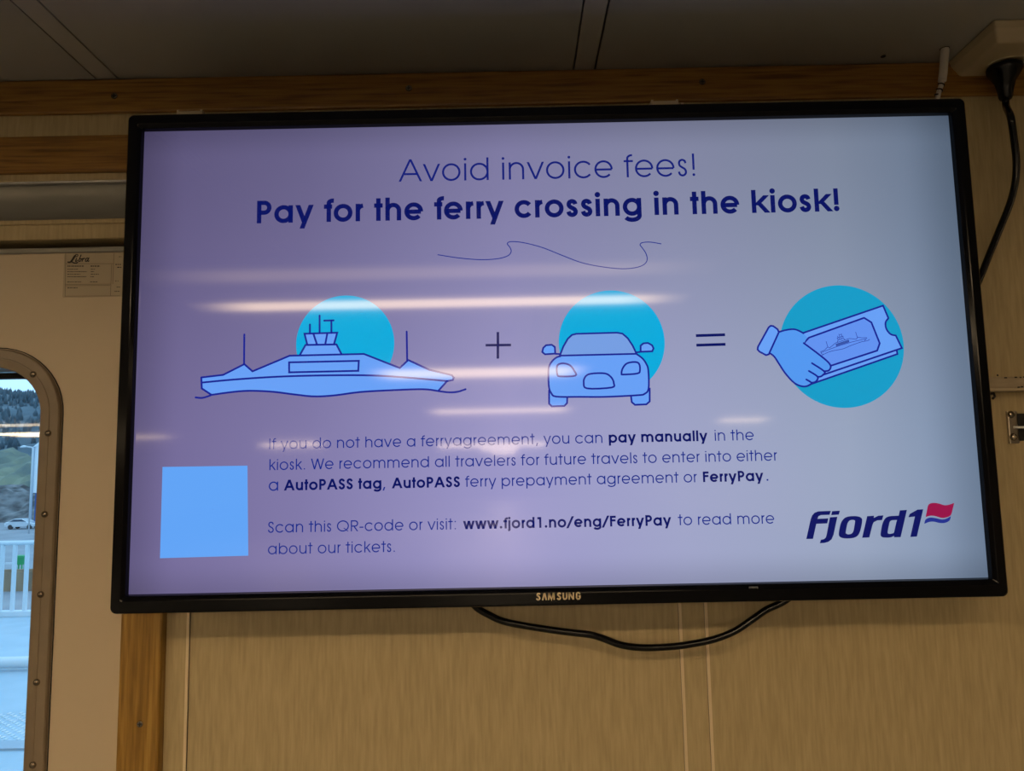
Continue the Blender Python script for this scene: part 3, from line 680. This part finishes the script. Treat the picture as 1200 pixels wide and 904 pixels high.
# ------------------------------------------------------------------ ceiling lights of the saloon (most seen mirrored in the screen, some added)
def tube_mat(name, k): return mat(name, (.8, .8, .8), .5, emit=(1.0, .73, .43), estr=k)
def soft_ends(m, k, ex, ey):  # falloff painted into the emission so the mirrored streaks taper
    N, L, b = nodes(m); tc = N.new('ShaderNodeTexCoord'); sp = N.new('ShaderNodeSeparateXYZ'); L.new(tc.outputs['Generated'], sp.inputs[0]); last = None
    for o_, e in ((sp.outputs[0], ex), (sp.outputs[1], ey)):
        for a, c_ in ((0, e), (1, 1-e)):
            r_ = N.new('ShaderNodeMapRange'); r_.interpolation_type = 'SMOOTHSTEP'; L.new(o_, r_.inputs[0])
            for q, v in enumerate((a, c_, .06, 1)): r_.inputs[q+1].default_value = v
            mu = N.new('ShaderNodeMath'); mu.operation = 'MULTIPLY'; L.new(r_.outputs[0], mu.inputs[0])
            if last is None: mu.inputs[1].default_value = k
            else: L.new(last, mu.inputs[1])
            last = mu.outputs[0]
    L.new(last, b.inputs['Emission Strength'])
M_LB = tube_mat('bright_diffuser', LAMP); M_LD = tube_mat('dim_diffuser', LAMP*.15)
soft_ends(M_LB, LAMP, .14, .12); soft_ends(M_LD, LAMP*.14, .2, .4)
def ceiling_light(x0, x1, y0, y1, label, dim=None, m=None):
    t = empty('ceiling_light', ((x0+x1)/2, (y0+y1)/2, ZC-.03)); tag(t, label, 'ceiling light', 'saloon ceiling lights')
    lo = min(y0, dim[0]) if dim else y0; hi = max(y1, dim[1]) if dim else y1
    k = MB(); e = .02; Z1, Z2 = ZC-.012, ZC+.010
    holes = sorted([(y0, y1)]+([dim] if dim else []))
    k.box(x0-e, x0, lo-e, hi+e, Z1, Z2); k.box(x1, x1+e, lo-e, hi+e, Z1, Z2)
    ys = [lo-e]+[v for h in holes for v in h]+[hi+e]
    for q in range(0, len(ys), 2): k.box(x0, x1, ys[q], ys[q+1], Z1, Z2)
    k.box(x0, x1, lo-e, hi+e, Z2-.002, Z2); k.build('housing', M_WHITE, t, bevel=.002)
    MB().box(x0+.001, x1-.001, y0+.001, y1-.001, ZC-.0185, ZC-.001).build('diffuser', m or M_LB, t)
    if dim: MB().box(x0+.001, x1-.001, dim[0]+.001, dim[1]-.001, ZC-.013, ZC-.001).build('side_panel', M_LD, t)
    return t
ceiling_light(-.97, .47, -1.395, -1.275, 'ceiling light giving the long upper streak mirrored across the ferry screen', (-1.10, -.92))
ceiling_light(-.79, .36, -3.20, -2.80, 'ceiling light mirrored as the streak crossing the car picture')
ceiling_light(-.84, .52, -6.0, -5.50, 'ceiling light mirrored as the streak just under the car picture')
ceiling_light(-6.2, -4.78, -9.8, -9.2, 'ceiling light mirrored as the short streak at the left screen edge')
ceiling_light(2.42, 3.06, -8.45, -7.85, 'ceiling light mirrored as the short pale streak right above pay manually')
ceiling_light(-5.15, -4.0, -14.8, -13.9, 'ceiling light mirrored behind the first words of the paragraph', m=mat('soft_diffuser', (.8, .8, .8), .5, emit=(1., .75, .48), estr=LAMP*2.2))
ceiling_light(-1.9, .75, -18.3, -17.0, 'ceiling light farthest away, mirrored behind the word agreement', m=MATS['soft_diffuser'])
ceiling_light(-2.7, -1.3, -1.385, -1.265, 'added ceiling light brightening the doorway side, outside the screen reflection')  # unseen light, added to brighten the left of the wall
ceiling_light(-6.42, -5.0, -8.5, -7.4, 'ceiling light mirrored as the long orange streak in the porthole glass')
ceiling_light(-5.4, -4.2, -6.3, -6.0, 'ceiling light mirrored as the faint upper streak in the porthole glass', m=mat('faint_diffuser', (.8, .8, .8), .5, emit=(1., .75, .48), estr=LAMP*.3))
ceiling_light(-1.1, .1, -23.5, -22, 'ceiling light far down the saloon, second from the end of the mirrored row', m=MATS['soft_diffuser'])
ceiling_light(-1.0, .0, -32, -29, 'ceiling light at the far end of the mirrored row', m=MATS['soft_diffuser'])
ceiling_light(2.0, 3.4, -1.385, -1.265, 'added ceiling light far right to brighten the wall, outside the screen reflection')  # unseen light, added to lift the wall on this side

# ------------------------------------------------------------------ outside, seen through the porthole
GZ = Z0-7.42; DZ = Z0-1.585
M_DECK = noisy('pale_blue_deck', (.33, .47, .56), (.42, .56, .65), 3, rough=.5)
M_OWHITE = mat('white_marine_paint', (.66, .72, .76), .4)
deck = MB(); deck.box(-14, 8, .30, 7.35, DZ-.12, DZ)
deck.box(-14, 8, 3.30, 3.42, DZ, DZ+.012, 1)
k = deck
struct(deck.build('deck', [M_DECK, mat('deck_seam_grey', (.33, .42, .50), .5)]))
tr_ = MB()
for i in range(46):
    for j in range(9):
        x = -3.2+i*.035; y = 3.44+j*.055+ (.0275 if i % 2 else 0); tr_.box(x-.007, x+.007, y-.012, y+.012, DZ-.001, DZ+.004)
o = tr_.build('deck_tread', M_OWHITE); tag(o, 'raised anti-slip studs of the pale deck beyond the porthole', 'deck studs', kind='stuff')
pA = at(24, 776.5, 4.9); o = MB().tube([(-12, 4.9, pA.z), (5, 4.9, pA.z)], .042, 16)
pr = empty('deck_pipe', (-3.5, 4.9, DZ)); tag(pr, 'long white pipe lying low across the deck outside', 'pipe')
o.build('pipe', M_OWHITE, pr)
k = MB()
for x in (-10, -7, -5.2, -2.4, 0, 3): MB().box(x-.04, x+.04, 4.86, 4.94, DZ-.001, pA.z-.03).build('saddle', M_OWHITE, pr)
ra = at(20, 636.5, 7.0); rb = at(20, 720, 7.0)
rg = empty('railing', (-5, 7, DZ)); tag(rg, 'white upright-bar railing at the edge of the deck outside', 'railing')
MB().tube([(-13, 7, ra.z), (5, 7, ra.z)], .024, 12).build('top_rail', M_OWHITE, rg)
MB().box(-13, 5, 6.96, 7.04, DZ, rb.z+.035).build('bottom_rail', M_OWHITE, rg, bevel=.005)
dx = at(30.5, 680, 7).x-at(16, 680, 7).x; xs = at(16, 680, 7).x
for i in range(-22, 23):
    x = xs+i*dx; MB().box(x-.016, x+.016, 6.985, 7.015, rb.z+.03, ra.z-.01).build('baluster', M_OWHITE, rg)
g_ = MB().box(-260, 120, 8, 480, GZ-.5, GZ)
struct(g_.build('ground', noisy('grey_quay', (.25, .27, .30), (.32, .34, .37), .3, rough=.8)))
fz0, fz1 = at(20, 706, 46).z, at(20, 671, 46).z
fe = MB()
for i in range(60): fe.box(-44+i*.5, -43.52+i*.5, 46+.04*(i % 2), 46.25, GZ, fz1)
fe.box(-44, -14, 46.2, 46.4, GZ, fz1+.15)
tag(fe.build('timber_fender', noisy('brown_timber', (.20, .13, .08), (.34, .24, .15), 1.2, (1, 1, .3), rough=.8)), 'brown timber quay wall seen between the railing bars', 'quay wall')
# grit bin with green lid
gb = at(23.5, 668, 55); gx, gy = gb.x, 55
gbn = empty('grit_bin', (gx, gy, GZ)); tag(gbn, 'small green bin on legs beyond the railing', 'bin')
M_GRN = mat('green_plastic', (.03, .36, .12), .5)
h0 = at(23, 668, 55).z; h1 = at(23, 662, 55).z; h2 = at(23, 651.5, 55).z
k = MB(); k.loops([[(gx-.26, gy-.2, h1), (gx+.26, gy-.2, h1), (gx+.26, gy+.2, h1), (gx-.26, gy+.2, h1)], [(gx-.34, gy-.26, h2-.15), (gx+.34, gy-.26, h2-.15), (gx+.34, gy+.26, h2-.15), (gx-.34, gy+.26, h2-.15)]], 0, False, True, True); k.build('bin_body', M_GRN, gbn)
MB().loops([rrect(gx-.38, gx+.38, h2-.16, h2+.02, .06, y) for y in (gy-.3, gy+.3)], 0, False, True, True).build('lid', M_GRN, gbn)
for sx in (-.22, .22):
    for sy in (-.16, .16): MB().box(gx+sx-.04, gx+sx+.04, gy+sy-.04, gy+sy+.04, GZ, h1+.02).build('leg', M_GRN, gbn)
br = at(0, 661, 50); bq = empty('barrier', (-36, 50, GZ)); tag(bq, 'thin white horizontal barrier bar on the quay behind the railing', 'barrier')
MB().box(-46, at(18, 661, 50).x, 49.95, 50.05, br.z-.07, br.z+.07).build('bar', M_OWHITE, bq)
for x in (-45, -40, at(17, 661, 50).x): MB().box(x-.06, x+.06, 49.94, 50.06, GZ, br.z).build('post', M_OWHITE, bq)
# car
def make_car(px0, px1, pyb, Y):
    a, b = at(px0, pyb, Y), at(px1, pyb, Y); Lc = b.x-a.x; s = Lc/4.4; x0 = a.x
    t = empty('car', ((a.x+b.x)/2, Y, GZ)); tag(t, 'silver car on the quay road seen through the porthole', 'car')
    pr_ = [(0, .35), (.05, .72), (.55, .88), (1.25, 1.0), (1.95, 1.42), (3.1, 1.44), (3.9, 1.05), (4.32, .98), (4.4, .55), (4.36, .3)]
    pr_ = [(4.4-x, z) for x, z in pr_]
    L_ = []
    for yy, sc in ((0, .93), (.12, 1), (1.6, 1), (1.72, .93)): L_.append([(x0+x*s, Y+yy*s, GZ+(.28+(z-.28)*sc)*s) for x, z in pr_])
    k = MB().loops(L_, 0, False, True, True); k.build('body', mat('silver_paint', (.62, .66, .70), .25, metal=.5), t, bevel=.05)
    wpts = [(1.38, 1.06), (2.0, 1.36), (3.05, 1.38), (3.72, 1.06)]; wpts = [(4.4-x, z) for x, z in wpts]
    MB().loops([[(x0+x*s, Y+yy*s, GZ+z*s) for x, z in wpts] for yy in (-.015, .1)], 0, False, True, True).build('side_window', mat('car_glass', (.05, .08, .12), .1), t)
    for wx in (.85, 3.5):
        for yy in (0.0, 1.5):
            MB().lathe((x0+wx*s, Y+yy*s-.02, GZ+.32*s), (0, 1, 0), [(0, .2*s), (0.001, .32*s), (.22*s, .32*s), (.221*s, .2*s)], 18).build('wheel', mat('tyre', (.03, .03, .035), .6), t)
    for hx in (.04, 4.2): MB().box(x0+hx*s, x0+(hx+.16)*s, Y-.01, Y+.3*s, GZ+.68*s, GZ+.82*s).build('lamp', M_OWHITE, t)
make_car(4.5, 41.5, 620, 97)
# white building
bl0 = at(37.5, 602, 105); b1 = at(37, 518, 105); bd = empty('building', (bl0.x+9, 112, GZ)); tag(bd, 'white building with blue base beside the quay road', 'building')
zB, zR = at(40, 578, 105).z, at(38, 524, 105).z
MB().box(bl0.x, bl0.x+18, 105, 120, zB, zR).build('wall', mat('white_cladding', (.80, .84, .86), .5), bd)
MB().box(bl0.x+.25, bl0.x+17.8, 105.1, 119.8, GZ, zB).build('base', mat('blue_cladding', (.02, .10, .32), .5), bd)
k = MB(); k.loops([[(bl0.x-.2, y, zR), (bl0.x+18.2, y, zR), (bl0.x+9, y, zR+7.5)] for y in (104.8, 120.2)], 0, False, True, True); k.build('roof', mat('roof_pale', (.72, .78, .82), .5), bd)
MB().box(bl0.x-.28, bl0.x, 104.8, 105.0, GZ, zR).build('downpipe', mat('pipe_grey', (.45, .52, .6), .5), bd)
lp = at(38.5, 525, 90); sl = empty('street_lamp', (lp.x, 90, GZ)); tag(sl, 'pale street lamp with one arm beside the white building', 'street lamp')
MB().tube([(lp.x, 90, GZ), (lp.x, 90, lp.z-.1), (lp.x-.15, 90, lp.z+.05), (at(31, 523, 90).x, 90, lp.z+.15)], .09, 10).build('pole', mat('galvanised', (.55, .6, .64), .4), sl)
ha = at(24, 523, 90); MB().tube([(ha.x+.75, 90, lp.z+.16), (ha.x+.4, 90, lp.z+.18), (ha.x, 90, lp.z+.1)], [.1, .16, .08], 12).build('lamp_head', M_OWHITE, sl)
# rock cutting, bushes, wooded hill
random.seed(11)
def terrain(xa, xb, ya, yb, nx, ny, f):
    k = MB(); n = k.add([(xa+(xb-xa)*i/nx, ya+(yb-ya)*j/ny, f(xa+(xb-xa)*i/nx, j/ny)) for j in range(ny+1) for i in range(nx+1)])
    for j in range(ny):
        for i in range(nx): q = n+j*(nx+1)+i; k.face([q, q+1, q+nx+2, q+nx+1], 0, False)
    return k
rc = at(10, 573, 112).z
k = terrain(-150, 20, 111, 121, 150, 12, lambda x, t: GZ+(rc-GZ)*min(1, t*2.2)*(.9+.2*math.sin(x*.6))+random.uniform(-.4, .4)*(t > 0))
struct(k.build('rock_cutting', noisy('grey_rock', (.06, .065, .07), (.26, .26, .26), .55, (1, 1, 2), rough=.9)))
vh = at(10, 527, 135).z
k = terrain(-170, 40, 119, 140, 150, 14, lambda x, t: rc-1+(vh-rc+1)*min(1, t*1.3)*(.92+.12*math.sin(x*.23)+.08*math.sin(x*.71))+random.uniform(-.7, .7))
struct(k.build('bank', noisy('mossy_bank', (.12, .15, .14), (.24, .26, .18), .22, rough=.9)))
hh = at(20, 464, 330).z
def hill(x, t): return GZ+10+(hh-GZ-10)*math.sin(min(1, t*1.15)*math.pi/2)*(1+.10*math.sin(x*.018+1.2)-.0016*(x+215))
k = terrain(-420, 60, 150, 340, 96, 20, lambda x, t: hill(x, t)+random.uniform(-1, 1))
struct(k.build('hill', noisy('hazed_wooded_slope', (.06, .095, .12), (.11, .15, .175), .06, rough=.95)))  # bluish distance haze put into the slope colour
k = MB()
for i in range(4200):
    x = random.uniform(-330, -60); t = random.uniform(.05, .95); y = 150+190*t; z = hill(x, t); H = random.uniform(1.8, 3.6)
    k.lathe((x, y, z-.5), (0, 0, 1), [(0, .3), (H*.15, H*.22), (H*.45, H*.15), (H*.5, H*.19), (H*.8, H*.06), (H, .02)], 6)
    k.m[-7:] = k.m[-7:]
tag(k.build('forest', noisy('hazed_spruce', (.055, .09, .115), (.10, .14, .165), .05, rough=.95)), 'spruce forest with bluish haze in its colour, covering the hill beyond the quay', 'forest', kind='stuff')  # trees carry the same haze in their colour
for o in bpy.data.objects:
    if '_o' in o: del o['_o']
